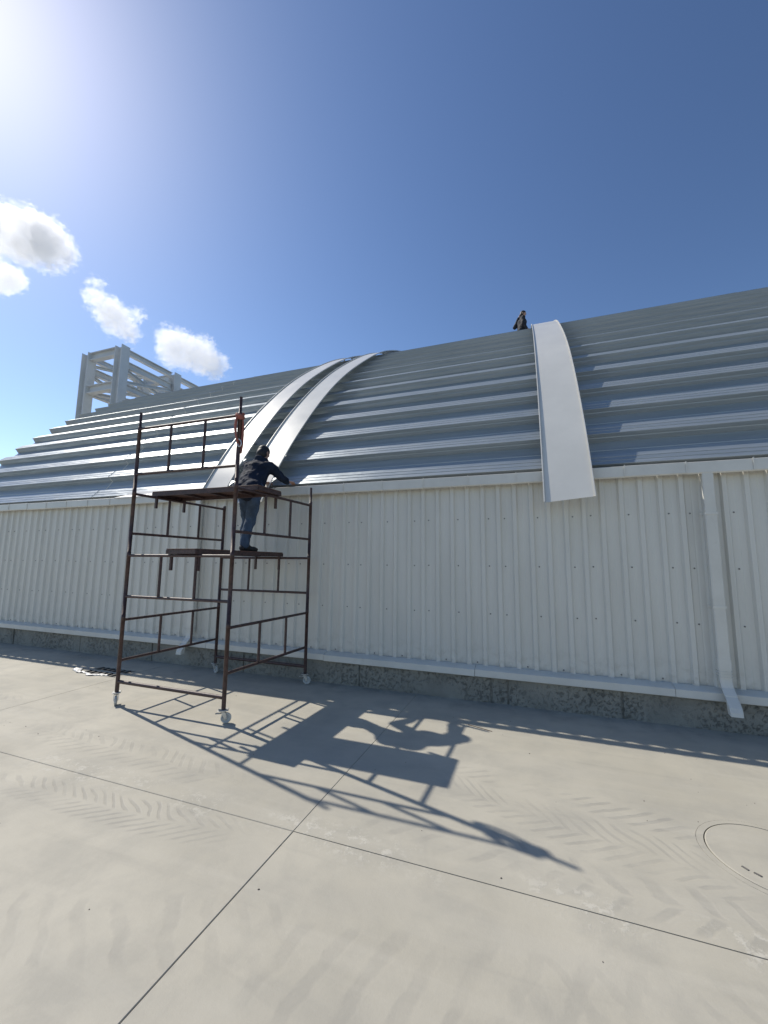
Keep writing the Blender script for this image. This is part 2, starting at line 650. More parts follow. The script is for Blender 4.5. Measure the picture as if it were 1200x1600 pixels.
# --- trapezoidal wall sheets, five ribs each, with screws in the flats
P5, X0 = .1914, -.2037
prof = []
for k in range(6):
    c = k * P5
    if k > 0:
        prof += [(c - .038, 0), (c - .020, -.03)]
    if k == 0:
        prof += [(c - .022, -.0305), (c - .019, -.0305)]
    else:
        prof += [(c - .004, -.03), (c, -.0285), (c + .004, -.03)] if k < 5 else []
    if k < 5:
        prof += [(c + .020, -.03), (c + .038, 0)]
        prof += [(c + .085, 0), (c + .0955, .0025), (c + .106, 0)]
    else:
        prof += [(c + .016, -.03)]
WY = 5.214
zs = [.392, 1.0, 1.6, 2.2, 2.655]
mb = MB()
mb.sweep(prof, (lambda i, p: (p[0], WY + p[1] , zs[i]), 4))
clad_me = mb.mesh('cladding_sheet', MT['clad'])
sm = MB()
for z in (1.005, 1.58, 2.165):
    for k in (0, 2, 4):
        xx = (k + .36) * P5
        sm.lathe([(.009, 0), (.009, .002), (.0055, .003), (.0055, .008), (.003, .009)], Matrix.Translation((xx, WY, z)) @ Matrix.Rotation(R_(90), 4, 'X'), 8, False)
for k in (1, 3):
    sm.lathe([(.009, 0), (.009, .002), (.006, .006)], Matrix.Translation(((k + .5) * P5, WY, .425)) @ Matrix.Rotation(R_(90), 4, 'X'), 8, False)
scr_me = sm.mesh('screws', MT['screw'])
k0 = math.ceil((XL - X0) / (5 * P5) + .2)
sheets = []
ii = -11 - 5 * 11
n = 0
while X0 + (ii + 5) * P5 < XR:
    xa = X0 + ii * P5
    if xa >= XL - .2:
        o = link('cladding_sheet', clad_me, house, (max(xa, XL + .03) if n == 0 else xa, random.uniform(-.0025, .0025), random.uniform(-.008, .008)))
        s_ = bpy.data.objects.new('screws', scr_me)
        COL.objects.link(s_)
        s_.parent = o
        s_['kind'] = 'stuff'
        n += 1
    ii += 5

# --- eave flashing in short lengths, standing clear of the ribs so that light falls behind it
fx = XL
k = 0
seg = 3 * P5
off = (2.09 * 1.016 - XL) % seg
fx = XL + off - seg
while fx < XR:
    a, b = max(fx, XL), min(fx + seg, XR)
    dy = random.uniform(-.002, .002)
    dz = random.uniform(-.0025, .0025)
    pr = [(5.196, 2.697), (5.092, 2.703), (5.086, 2.699), (5.082, 2.585), (5.094, 2.572), (5.097, 2.575), (5.086, 2.587), (5.090, 2.695), (5.196, 2.693)]
    MB().sweep(pr, (lambda i, p: (a + .0015 + (b - a + .002) * i, p[0] + dy + .0015 * i, p[1] + dz), 1), True).build('eave_flashing', MT['trim'], house)
    # folded lap at the joint
    MB().box((a - .004, 5.076 + dy, 2.582 + dz), (a + .006, 5.0805 + dy, 2.712 + dz)).build('lap_fold', MT['trim'], house)
    fx += seg

# --- decking: every sheet of every row
CW, WB, DP = .200, .014, .122
TLT = math.tan(R_(9))
dprof = [(-WB - .004, -DP - .085), (-WB, -DP), (-WB * .55, -DP * .55), (-WB * .55 + .006, -DP * .50), (-.001, -.004), (.002, 0)]
for g in (.064, .132):
    dprof += [(g - .007, -(g - .007) * TLT), (g - .002, -g * TLT - .008), (g + .002, -g * TLT - .008), (g + .007, -(g + .007) * TLT)]
dprof += [(CW, -CW * TLT), (CW + WB, -DP), (CW + .15, -DP), (CW + .158, -DP + .006), (CW + .166, -DP), (PIT - WB + .004, -DP)]


def deck_mesh(L):
    n = max(1, int(L / 1.5))
    mb = MB()
    mb.sweep(dprof, (lambda i, p: (L * i / n, p[0], p[1]), n))
    return mb.mesh('deck_sheet', MT['deck'])


SEGS = [(XL, -7.72), (-7.76, 4.05), (4.01, XR)]
dms = [deck_mesh(b - a) for a, b in SEGS]
roof = bpy.data.objects.new('roof', None)
COL.objects.link(roof)
roof.parent = house
roof.matrix_parent_inverse = Matrix.Translation((0, -5.2, 0))
NROW = int(2 * TH0 * RAD / PIT)
for r in range(NROW):
    y, z = arc(r * PIT)
    th = TH0 - (r + .5) * PIT / RAD - (R_(2.5) if r >= 5 else 0)
    for si, (a, b) in enumerate(SEGS):
        up = .003 if si == 1 else 0
        jit = random.uniform(-.035, .035)
        tw = random.uniform(-.0006, .0006)
        o = link('deck_sheet', dms[si], roof, (a + (jit if si != 1 else jit * .3), y - up * math.sin(th), z + up * math.cos(th)), (th + random.uniform(-.004, .004), tw, tw))
        o.matrix_parent_inverse = Matrix()
# strip added along the sheet lap, coloured white for light caught there
for r in range(NROW // 2):
    y, z = arc(r * PIT, .004)
    th = TH0 - (r + .5) * PIT / RAD - (R_(2.5) if r >= 5 else 0)
    mb = MB()
    lp = [(p[0], p[1] + .003) for p in dprof]
    mb.sweep(lp, (lambda i, p: (-7.765 + .012 * i, p[0], p[1] + .010 * (1 - i)), 1))
    o = mb.build('lap_glint_strip', MT['sheet'], roof, (0, y, z), (th, 0, 0))
    o.matrix_parent_inverse = Matrix()

# bright sheet bent down over the eave on the left
ya, za = arc(.06, .006)
MB().sweep([(ya, za), (5.215, 2.765), (5.073, 2.704), (5.068, 2.690), (5.071, 2.690), (5.076, 2.7005), (5.217, 2.761), (ya + .003, za - .003)],
           (lambda i, p: (-6.85 + 1.95 * i - (.10 if i == 0 and p[0] < 5.1 else 0), p[0], p[1]), 1), True).build('eave_sheet', MT['sheet'], house)

# end walls, back wall, inner lining
for xx, w in ((XL + .10, 1), (XR - .10, -1)):
    pts = [(xx, 5.24, 0)]
    for i in range(41):
        y, z = arc(2 * TH0 * RAD * i / 40, -DP - .02)
        pts.append((xx, y, z))
    pts.append((xx, 2 * YC - 5.24, 0))
    back = [(p[0] + .06 * w, p[1], p[2]) for p in pts]
    m_ = len(pts)
    fs = [tuple(range(m_)), tuple(range(2 * m_ - 1, m_ - 1, -1))] + [(i, (i + 1) % m_, m_ + (i + 1) % m_, m_ + i) for i in range(m_)]
    MB().add(pts + back, fs).build('gable_wall', MT['clad'], house)
MB().box((XL + .02, 2 * YC - 5.24, 0), (XR - .02, 2 * YC - 5.18, 2.68)).build('back_wall', MT['clad'], house)
MB().box((XL + .2, 5.30, .32), (XR - .2, 5.34, 2.66)).build('inner_wall', MT['dark'], house)


# --- downspouts
def downspout(xc, label):
    t = bpy.data.objects.new('downspout', None)
    COL.objects.link(t)
    t.parent = house
    t.matrix_parent_inverse = Matrix.Translation((0, -5.2, 0))
    t['label'] = label
    w, d = .052, .04
    yc = 5.125
    c = .008
    sec = [(-w + c, -d), (w - c, -d), (w, -d + c), (w, d - c), (w - c, d), (-w + c, d), (-w, d - c), (-w, -d + c)]
    def pipe(name, stations, k=1., closed=True):
        # stations: (y, z, tilt)
        mb = MB()
        def fn(i, p):
            y, z, a = stations[i]
            return (xc + p[0] * k, y + p[1] * k * math.cos(a), z + p[1] * k * math.sin(a))
        mb.sweep(sec, (fn, len(stations) - 1), True)
        return mb.build(name, MT['trim'], t)
    pipe('upper_pipe', [(yc, 2.60, 0), (yc, 2.16, 0)], .96)
    pipe('pipe', [(yc, 2.20, 0), (yc, .66, 0)])
    pipe('sleeve', [(yc, .70, 0), (yc, .59, 0)], 1.07)
    for k in range(5):
        z = .575 - k * .013
        pipe('crimp', [(yc, z + .0045, 0), (yc, z - .0045, 0)], 1.12 if k % 2 == 0 else 1.0)
    st = [(yc, .60, 0), (yc, .53, 0)]
    for i in range(1, 7):
        a = R_(60) * i / 6
        st.append((yc - .09 * (1 - math.cos(a)) , .53 - .11 * math.sin(a), a * .85))
    for q in ((4.985, .345, .80), (4.958, .30, .5), (4.945, .255, .25), (4.94, .215, .1)):
        st.append(q)
    pipe('elbow', st, .98)
    for z in (2.15, 1.2):
        MB().box((xc - .075, 5.168, z - .012), (xc + .075, 5.176, z + .012)).build('strap_clip', MT['trim'], t)
        MB().box((xc - .058, 5.080, z - .012), (xc + .058, 5.0845, z + .012)).build('strap_band', MT['trim'], t)
    return t


downspout(1.735, 'offwhite square downspout with kicked-out foot by the right edge')
downspout(-5.06, 'offwhite square downspout behind the scaffold tower')


# ================================================================== curved roof sheets laid over the decking
def roof_sheet(xs, s0, s1, width, lift, label, skew=0.):
    """xs: (x at s0, x at s1)"""
    xc0 = xs[0]
    y, z = arc(s0, lift)
    t = empty('curved_roof_sheet', (xc0, y, z), label, 'roof sheet', 'curved white sheets laid over the roof')
    n = 64
    h = .020
    hw = width / 2
    prof = [(-hw, 0), (-hw, h), (-hw + .012, h), (-hw + .012, h - .002), (-hw + .002, h - .002), (-hw + .002, .0025),
            (hw - .002, .0025), (hw - .002, h - .002), (hw - .012, h - .002), (hw - .012, h), (hw, h), (hw, 0)]
    def lf(s):
        q = min(1, max(0, (s - 1.5) / 3.5))
        return lift * (1 - .45 * q * q * (3 - 2 * q))
    def fn(i, p):
        s = s0 + (s1 - s0) * i / n + (skew * (p[0] / hw + 1) / 2 if i == 0 else 0)
        # x drifts with height up to s = 5, then stays
        f = min(1, (s - s0) / (5 - s0))
        y, z = arc(s, lf(s) + p[1] + .004 * math.sin(s * 2.3 + p[0] * 3))
        return (xs[0] + (xs[1] - xs[0]) * f + p[0], y, z)
    mb = MB().sweep(prof, (fn, n), True)
    mb.sm = [len(f) == 4 for f in mb.f]
    o = mb.build('pan', MT['sheet'], t)
    md = o.modifiers.new('edge', 'EDGE_SPLIT')
    md.split_angle = R_(30)
    # hat clips that carry the sheet off the crowns
    for r in range(2, NROW // 2, 5):
        s = r * PIT + .06
        if s > s1 - .1:
            break
        f = min(1, (s - s0) / (5 - s0))
        xx = xs[0] + (xs[1] - xs[0]) * f
        for sd in (-.12, .12):
            y, z = arc(s)
            th = TH0 - s / RAD
            Mx = Matrix.Translation((xx + sd, y, z)) @ Matrix.Rotation(th, 4, 'X')
            MB().box((-.015, -.02, -.002), (.015, .02, lf(s) - .004), Mx).build('clip', MT['zinc'], t)
    return t


roof_sheet((.385, .385), -.63, 12.6, .525, .13, 'single white curved sheet hanging over the eave right of the ridge worker', .06)
roof_sheet((-4.745, -4.66), -.12, 12.6, .50, .105, 'left one of the two white curved sheets behind the scaffold tower')
roof_sheet((-3.965, -3.745), -.40, 12.6, .50, .105, 'right one of the two white curved sheets, behind the leaning worker')

# ================================================================== scaffold tower
AX, BX, YF, YB = -4.462, -2.955, 3.5, 4.97
TOPF, TOPB = 3.40, 2.645
tower = empty('scaffold_tower', ((AX + BX) / 2, (YF + YB) / 2, 0), 'brown tubular scaffold tower on four casters in front of the wall', 'scaffold')
posts = {'a': (AX, YF, TOPF), 'b': (BX - .015, YF, TOPF), 'c': (BX + .04, YB, TOPB), 'd': (AX + .05, YB, 2.41)}
for kx, (x, y, zt) in posts.items():
    mb = MB()
    cuts = [.135, .98, 1.70, 2.44] + ([3.22] if zt > 3 else [])
    pp = MB()
    pts = [(x, y, .135)]
    rad = [.0215]
    for zc in cuts[1:]:
        pts += [(x, y, zc - .06), (x, y, zc - .0599), (x, y, zc), (x, y, zc + .0001)]
        rad += [.0215, .0225, .0225, .0215]
    if zt > cuts[-1] + .05:
        pts += [(x, y, cuts[-1] + .001), (x, y, zt)]
        rad += [.016, .016]
    pts = sorted(zip([p[2] for p in pts], pts, rad))
    MB().tube([p[1] for p in pts], [p[2] for p in pts], 12).build('post', MT['brown'], tower)


def pj(k, z):
    return Vector((posts[k][0], posts[k][1], z))


def rail(k1, k2, z, r=.016, name='rail'):
    a, b = pj(k1, z), pj(k2, z)
    d = (b - a).normalized() * .017
    MB().tube([a + d, b - d], r, 10).build(name, MT['brown'], tower)


def frame(k1, k2, z0, z1, fr=(.34, .68)):
    rail(k1, k2, z0)
    rail(k1, k2, z1)
    for f in fr:
        a = pj(k1, z0 + .012).lerp(pj(k2, z0 + .012), f)
        b = pj(k1, z1 - .012).lerp(pj(k2, z1 - .012), f)
        MB().tube([a, b], .0155, 10).build('strut', MT['brown'], tower)


rail('a', 'b', .245, .020, 'base_rail')
rail('d', 'c', .225, .020, 'base_rail')
for z0, z1, pairs in ((.475, .925, 'ad bc'), (1.19, 1.66, 'ab dc'), (1.92, 2.392, 'ad bc'), (2.63, 3.192, 'ab')):
    for pr_ in pairs.split():
        frame(pr_[0], pr_[1], z0, z1)
for kx, (x, y, zt) in posts.items():
    an = {'a': -.75, 'b': .62, 'c': .35, 'd': -.4}[kx]
    Mx = Matrix.Translation((x, y, 0)) @ Matrix.Rotation(an, 4, 'Z')
    cs = bpy.data.objects.new('caster', None)
    COL.objects.link(cs)
    cs.parent = tower
    cs.matrix_parent_inverse = Matrix.Translation(-tower.location)
    MB().cbox((-.05, -.042, .126), (.05, .042, .134), .003, Mx).build('plate', MT['zinc'], cs)
    MB().lathe([(.022, .108), (.026, .112), (.026, .125)], Mx, 14).build('swivel', MT['zinc'], cs)
    for sd in (-1, 1):
        MB().add([Mx @ Vector(p) for p in ((-.022, sd * .021, .110), (.022, sd * .021, .110), (.040, sd * .021, .050), (.018, sd * .021, .043), (-.022, sd * .024, .110), (.022, sd * .024, .110), (.040, sd * .024, .050), (.018, sd * .024, .043))],
                 [(0, 1, 2, 3), (7, 6, 5, 4), (0, 4, 5, 1), (1, 5, 6, 2), (2, 6, 7, 3), (3, 7, 4, 0)]).build('fork', MT['zinc'], cs)
    Mw = Mx @ Matrix.Translation((.028, 0, .051)) @ Matrix.Rotation(R_(90), 4, 'X')
    MB().lathe([(.008, -.017), (.014, -.016), (.015, -.009), (.034, -.008), (.036, -.013), (.047, -.0125), (.0505, -.008), (.051, 0), (.0505, .008), (.047, .0125), (.036, .013), (.034, .008), (.015, .009), (.014, .016), (.008, .017)], Mw, 24).build('wheel', MT['rubber'], cs)
    MB().cbox((-.075, -.014, .094), (-.018, .014, .101), .002, Mx).build('brake_lever', MT['zinc'], cs)


# --- the two hooked-on platforms
def platform(loc, rotz, L, Wd, label, hang, skip=None):
    t = empty('scaffold_platform', loc, label, 'platform', 'hook-on scaffold platforms')
    Mx = Matrix.Translation(loc) @ Matrix.Rotation(rotz, 4, 'Z')
    hl, hw = L / 2, Wd / 2
    for sd in (-1, 1):
        MB().box((-hl, min(sd * hw, sd * (hw - .028)), .002), (hl, max(sd * hw, sd * (hw - .028)), .046), Mx).build('side_rail', MT['brown'], t)
        e0, e1 = sorted((sd * (hl - .002), sd * (hl - .03)))
        MB().box((e0, -hw + .0285, .004), (e1, hw - .0285, .044), Mx).build('end_rail', MT['brown'], t)
        for s2 in (-1, 1):
            if (sd, s2) == skip:
                continue
            hx0, hx1 = sorted((sd * (hl + .0005), sd * (hl - .026)))
            hy0, hy1 = sorted((s2 * (hw - .001), s2 * (hw - .027)))
            # the lug hangs just inside of the rail it hooks
            MB().box((hx0 - sd * hang[1], hy0, -hang[0]), (hx1 - sd * hang[1], hy1, .001), Mx).build('hook_leg', MT['brown'], t)
    n = 4
    w = (Wd - .004) / n
    for k in range(n):
        y0 = -hw + .002 + k * w
        MB().cbox((-hl + random.uniform(0, .006), y0 + .0015, .047), (hl - random.uniform(0, .006), y0 + w - .0015, .061), .002, Mx).build('plank', MT['board'], t)
    for k in (-1, 0, 1):
        MB().box((k * hl * .5 - .012, -hw + .029, .018), (k * hl * .5 + .012, hw - .029, .0455), Mx).build('cross_bar', MT['brown'], t)
    return t


platform((-3.705, 4.01, 2.409), 0, 1.60, .465, 'upper brown scaffold platform running along the wall at hip height', (.155, .056), (1, -1))
platform((-3.605, 4.235, 1.677), R_(87.7), 1.56, .435, 'lower brown scaffold platform that the worker stands on', (.18, .056))


# ================================================================== people
def cap_mesh(bm, p0, r0, p1, r1, n=14):
    p0, p1 = Vector(p0), Vector(p1)
    d = p1 - p0
    L = d.length
    d = d.normalized() if L > 1e-6 else Vector((0, 0, 1))
    a = d.orthogonal().normalized()
    b = d.cross(a)
    rings = []
    for k in range(1, 5):
        t = math.pi / 2 * k / 4
        rings.append((p0 - d * r0 * math.cos(t), r0 * math.sin(t)))
    for k in range(3, -1, -1):
        t = math.pi / 2 * k / 4
        if k == 3:
            rings.append((p1, r1))
        if k > 0:
            rings.append((p1 + d * r1 * math.cos(t), r1 * math.sin(t)))
    V0 = bm.verts.new(p0 - d * r0)
    V1 = bm.verts.new(p1 + d * r1)
    rv = [[bm.verts.new(c + (a * math.cos(q) + b * math.sin(q)) * r) for q in (2 * math.pi * i / n for i in range(n))] for c, r in rings]
    for i in range(n):
        j = (i + 1) % n
        bm.faces.new((V0, rv[0][j], rv[0][i]))
        bm.faces.new((V1, rv[-1][i], rv[-1][j]))
        for k in range(len(rv) - 1):
            bm.faces.new((rv[k][i], rv[k][j], rv[k + 1][j], rv[k + 1][i]))


def ell_mesh(bm, c, r, rot=None):
    Mx = Matrix.Translation(c) @ (rot.to_4x4() if rot else Matrix()) @ Matrix.Diagonal((*r, 1))
    bmesh.ops.create_icosphere(bm, subdivisions=3, radius=1, matrix=Mx)


def union(name, shapes, vox, mat, parent, smooth=4, rough=0.):
    """shapes fused into one continuous skin"""
    bm = bmesh.new()
    for sh in shapes:
        if sh[0] == 'c':
            cap_mesh(bm, *sh[1:])
        else:
            ell_mesh(bm, *sh[1:])
    me = bpy.data.meshes.new('tmp')
    bm.to_mesh(me)
    bm.free()
    o = bpy.data.objects.new('tmp', me)
    COL.objects.link(o)
    m = o.modifiers.new('r', 'REMESH')
    m.mode = 'VOXEL'
    m.voxel_size = vox
    m.use_smooth_shade = True
    if smooth:
        m = o.modifiers.new('s', 'SMOOTH')
        m.iterations = smooth
        m.factor = .5
    dg_ = bpy.context.evaluated_depsgraph_get()
    me2 = bpy.data.meshes.new_from_object(o.evaluated_get(dg_))
    bpy.data.objects.remove(o)
    me2.name = name
    if rough:
        for v in me2.vertices:
            q = v.co
            f = mnoise.fractal(q * 9, 1, 2, 3) * rough
            v.co = q + v.normal * f
    me2.materials.clear()
    me2.materials.append(mat)
    for p in me2.polygons:
        p.use_smooth = True
    return link(name, me2, parent)


def hand_shapes(wrist, d, up, side, curl=.5, sc=1.):
    """palm, four bent fingers and a thumb. d: along the hand; up: back of the hand; side: towards the thumb"""
    d, up = d.normalized(), up.normalized()
    side = side.normalized()
    w = Vector(wrist)
    pm = w + d * .085 * sc
    sh = [('c', w, .021 * sc, w + d * .03 * sc, .024 * sc)]
    for o in (-.028, -.010, .010, .028):
        sh.append(('c', w + d * .02 * sc + side * o * .7 * sc, .015 * sc, pm + side * o * sc, .0125 * sc))
    for o, L in ((.030, .068), (.010, .078), (-.010, .073), (-.030, .056)):
        b = pm + side * o * sc
        k1 = b + (d * .45 - up * .10 * curl * 2) * L * sc
        k2 = k1 + (d * .33 - up * .45 * curl) * L * sc
        k3 = k2 + (d * .12 - up * .55 * curl) * L * .6 * sc
        sh += [('c', b, .0098 * sc, k1, .0092 * sc), ('c', k1, .0092 * sc, k2, .0085 * sc), ('c', k2, .0085 * sc, k3, .0075 * sc)]
    t0 = w + d * .025 * sc + side * .022 * sc
    t1 = t0 + (d * .55 + side * .75 - up * .2).normalized() * .042 * sc
    t2 = t1 + (d * .9 + side * .25 - up * .3).normalized() * .034 * sc
    sh += [('c', t0, .013 * sc, t1, .0110 * sc), ('c', t1, .0110 * sc, t2, .0085 * sc)]
    return sh


def person(name, label, J, fwd, headdir, upper, lower, hat, palms):
    base = Vector((J['pelvis'][0], J['pelvis'][1], J['sole']))
    t = empty(name, base, label, 'person')
    J = {k: (Vector(v) if isinstance(v, (tuple, list)) else v) for k, v in J.items()}
    fwd = Vector(fwd).normalized()
    hd = Vector(headdir).normalized()
    hu = (J['head'] - J['neck']).normalized()
    hd = (hd - hu * hd.dot(hu)).normalized()
    hs = hd.cross(hu)
    rot = Matrix((hs, hd, hu)).transposed()
    hc = J['head']
    P = lambda a, b, c: hc + hs * a + hd * b + hu * c
    body = [('e', hc + hu * .015, (.074, .093, .105), rot), ('e', P(0, .018, -.055), (.055, .072, .068), rot),
            ('c', P(0, .085, .012), .009, P(0, .103, -.022), .013), ('c', P(-.03, .082, .03), .010, P(.03, .082, .03), .010),
            ('c', P(-.02, .078, -.060), .008, P(.02, .078, -.060), .008), ('e', P(0, .066, -.095), (.026, .022, .02), rot),
            ('e', P(-.076, -.004, -.008), (.009, .020, .030), rot), ('e', P(.076, -.004, -.008), (.009, .020, .030), rot),
            ('c', J['neck'] - hu * .03, .054, hc - hu * .06, .050)]
    # trunk and limbs under the clothes keep the body one figure
    body += [('c', J['pelvis'], .10, J['waist'], .095), ('c', J['waist'], .095, J['chest'], .105), ('c', J['chest'], .10, J['neck'], .055)]
    for s_ in 'RL':
        body += [('c', J['chest'], .07, J['sh' + s_], .048), ('c', J['sh' + s_], .046, J['el' + s_], .036), ('c', J['el' + s_], .035, J['wr' + s_], .024),
                 ('c', J['pelvis'], .08, J['hip' + s_], .075), ('c', J['hip' + s_], .072, J['kn' + s_], .05), ('c', J['kn' + s_], .048, J['an' + s_], .032),
                 ('c', J['an' + s_], .032, J['an' + s_] + J['ft' + s_] * .10 - Vector((0, 0, .045)), .024)]
        d, up, sd = palms[s_]
        body += hand_shapes(J['wr' + s_], Vector(d), Vector(up), Vector(sd))
    b = union('body', body, .0065, MT['skin'], t, 2)
    for a in (-.031, .031):
        MB().lathe([(.004, -.006), (.010, -.003), (.0115, 0), (.010, .003), (.004, .006)], Matrix.Translation(P(a, .083, .012)) @ rot.to_4x4() @ Matrix.Rotation(R_(90), 4, 'X'), 12).build('eye', MT['plastic'], b)
        MB().lathe([(.002, 0), (.005, .0015), (.002, .003)], Matrix.Translation(P(a, .091, .012)) @ rot.to_4x4() @ Matrix.Rotation(R_(-90), 4, 'X'), 10).build('pupil', MT['hair'], b)
    MB().tube([P(-.022, .083, -.062), P(0, .088, -.060), P(.022, .083, -.062)], .0022, 6).build('mouth', MT['hair'], b)
    # jacket
    jk = [('c', J['pelvis'] - fwd * .02 - (J['waist'] - J['pelvis']) * .12, .145, J['waist'], .142), ('c', J['waist'], .135, J['chest'], .150), ('c', J['chest'], .148, J['neck'] - hu * .035, .080)]
    side = (J['shR'] - J['shL']).normalized()
    jk += [('e', J['hip' + q] - fwd * .045 + Vector((0, 0, .045)), (.125, .125, .10)) for q in 'RL']
    for s_, sg in (('R', 1), ('L', -1)):
        jk += [('c', J['pelvis'] + side * sg * .06 - (J['waist'] - J['pelvis']) * .1, .128, J['waist'] + side * sg * .06, .122),
               ('c', J['waist'] + side * sg * .06, .122, J['chest'] + side * sg * .072, .128),
               ('c', J['chest'] + side * sg * .04, .105, J['sh' + s_], .070), ('c', J['neck'] - hu * .05, .07, J['sh' + s_], .066),
               ('c', J['sh' + s_], .076, J['el' + s_], .060), ('c', J['el' + s_], .061, J['wr' + s_] + (J['el' + s_] - J['wr' + s_]).normalized() * .015, .040)]
    # collar / lowered hood
    for a in range(-4, 5):
        q = J['neck'] + hu * .012 - hd * (.062 * math.cos(a * .55) + .014) + hs * .072 * math.sin(a * .42)
        jk.append(('e', q, (.034, .034, .030), rot))
    union('jacket', jk, .012, upper, t, 3, .018)
    # trousers, one piece
    tr = [('c', J['hipL'] + Vector((0, 0, .03)), .112, J['hipR'] + Vector((0, 0, .03)), .112), ('c', J['pelvis'], .125, J['waist'], .120),
          ('e', J['hipR'] - fwd * .045, (.10, .10, .10)), ('e', J['hipL'] - fwd * .045, (.10, .10, .10))]
    for s_ in 'RL':
        tr += [('c', J['hip' + s_], .098, J['kn' + s_], .068), ('c', J['kn' + s_], .068, J['kn' + s_].lerp(J['an' + s_], .45) - fwd * .018, .066),
               ('c', J['kn' + s_].lerp(J['an' + s_], .45) - fwd * .018, .066, J['an' + s_] - Vector((0, 0, .01)), .058)]
    union('trousers', tr, .012, lower, t, 3, .015)
    for s_ in 'RL':
        f = J['ft' + s_].normalized()
        sd = Vector((f.y, -f.x, 0))
        an = J['an' + s_]
        z0 = J['sole' + s_] if 'sole' + s_ in J else J['sole']
        g = Vector((an.x, an.y, z0))
        sh = [('c', an - Vector((0, 0, .01)), .046, g - f * .03 + Vector((0, 0, .045)), .045), ('c', g - f * .035 + Vector((0, 0, .036)), .036, g + f * .15 + Vector((0, 0, .034)), .034),
              ('c', g + f * .10 + sd * .018 + Vector((0, 0, .030)), .030, g + f * .175 + sd * .010 + Vector((0, 0, .028)), .028),
              ('c', g + f * .10 - sd * .018 + Vector((0, 0, .030)), .030, g + f * .170 - sd * .012 + Vector((0, 0, .028)), .028),
              ('c', an + f * .01 - Vector((0, 0, .02)), .044, g + f * .08 + Vector((0, 0, .045)), .036)]
        union('shoe', sh, .009, MT['shoe'], t, 2)
    hr = [('e', P(0, -.014, .030), (.084, .098, .100), rot), ('e', P(0, -.032, -.025), (.079, .080, .095), rot)]
    ho = union('hair', hr, .010, hat, t, 2, .006)
    return t


# the worker leaning over the eave
lo_deck = 1.677 + .0612
J1 = dict(pelvis=(-3.555, 4.47, 2.555), waist=(-3.585, 4.545, 2.69), chest=(-3.625, 4.675, 2.875), neck=(-3.655, 4.785, 3.035), head=(-3.668, 4.865, 3.175),
          shR=(-3.475, 4.735, 2.945), elR=(-3.345, 4.865, 2.80), wrR=(-3.375, 5.075, 2.775), shL=(-3.80, 4.70, 2.955), elL=(-3.93, 4.86, 2.80), wrL=(-3.80, 5.045, 2.785),
          hipR=(-3.465, 4.465, 2.54), knR=(-3.575, 4.545, 2.175), anR=(-3.590, 4.455, 1.825), hipL=(-3.645, 4.475, 2.54), knL=(-3.725, 4.63, 2.19), anL=(-3.735, 4.66, 1.825),
          ftR=(.28, .96, 0), ftL=(.10, 1, 0), sole=lo_deck)
person('person', 'worker in dark jacket and blue jeans leaning over the eave from the scaffold', J1, (.1, 1, 0), (.05, 1, -.25), MT['jacket'], MT['jeans'], MT['hair'],
       {'R': ((.10, .95, .12), (0, -.1, 1), (-1, .1, 0)), 'L': ((.55, .80, .12), (0, -.1, 1), (.8, -.5, 0))})

# the worker on the far slope of the roof, seen from the chest up, one hand at the ear
wy = 14.2
wz = ZC + math.sqrt(RAD ** 2 - (YC - wy) ** 2)
wx = -.14


def W2(a, b, c):
    return (wx + a, wy + b, wz + c)


J2 = dict(pelvis=W2(0, 0, .90), waist=W2(.01, 0, 1.05), chest=W2(.01, .01, 1.27), neck=W2(.03, .01, 1.46), head=W2(.065, .02, 1.615),
          shR=W2(.06, -.17, 1.38), elR=W2(.05, -.23, 1.10), wrR=W2(.18, -.20, .92), shL=W2(-.03, .17, 1.38), elL=W2(-.20, .16, 1.22), wrL=W2(-.055, .10, 1.52),
          hipR=W2(.0, -.09, .88), knR=W2(.03, -.10, .48), anR=W2(0, -.11, .09), hipL=W2(0, .09, .88), knL=W2(.04, .10, .48), anL=W2(0, .11, .09),
          ftR=(1, -.15, 0), ftL=(1, .15, 0), sole=wz - .012)
J2['shL'] = W2(-.10, .12, 1.37)
J2['elL'] = W2(-.24, .06, 1.17)
J2['wrL'] = W2(-.085, .02, 1.50)
person('person', 'distant worker in black clothes seen from the chest up behind the roof crest', J2, (1, 0, 0), (1, -.1, .05), MT['coat'], MT['coat'], MT['hair'],
       {'R': ((.4, 0, -.9), (0, -1, 0), (.9, 0, .4)), 'L': ((.35, .05, .9), (-.9, 0, .35), (0, 1, 0))})

# ================================================================== small things
# orange lanyard knotted round the tall front post
bx, by = posts['b'][0], posts['b'][1]
ln = empty('safety_lanyard', (bx, by, 2.9), 'orange safety lanyard with metal hook tied to the tall front scaffold post', 'lanyard')
wrap = []
for k in range(60):
    t = k / 59
    a = t * 2 * math.pi * 4.2
    rr = .034 + .008 * math.sin(a * .7)
    wrap.append((bx + rr * math.cos(a), by + rr * math.sin(a), 3.205 - .055 * t + .006 * math.sin(a * 2)))
MB().tube(wrap, .0125, 8).build('wrapped_rope', MT['strap'], ln)


def spline(pts, n=14):
    pts = [Vector(p) for p in pts]
    q = [pts[0]] + pts + [pts[-1]]
    out = []
    for i in range(1, len(q) - 2):
        for k in range(n):
            t = k / n
            p0, p1, p2, p3 = q[i - 1], q[i], q[i + 1], q[i + 2]
            out.append(.5 * ((2 * p1) + (p2 - p0) * t + (2 * p0 - 5 * p1 + 4 * p2 - p3) * t * t + (3 * p1 - p0 - 3 * p2 + p3) * t ** 3))
    out.append(pts[-1])
    return out


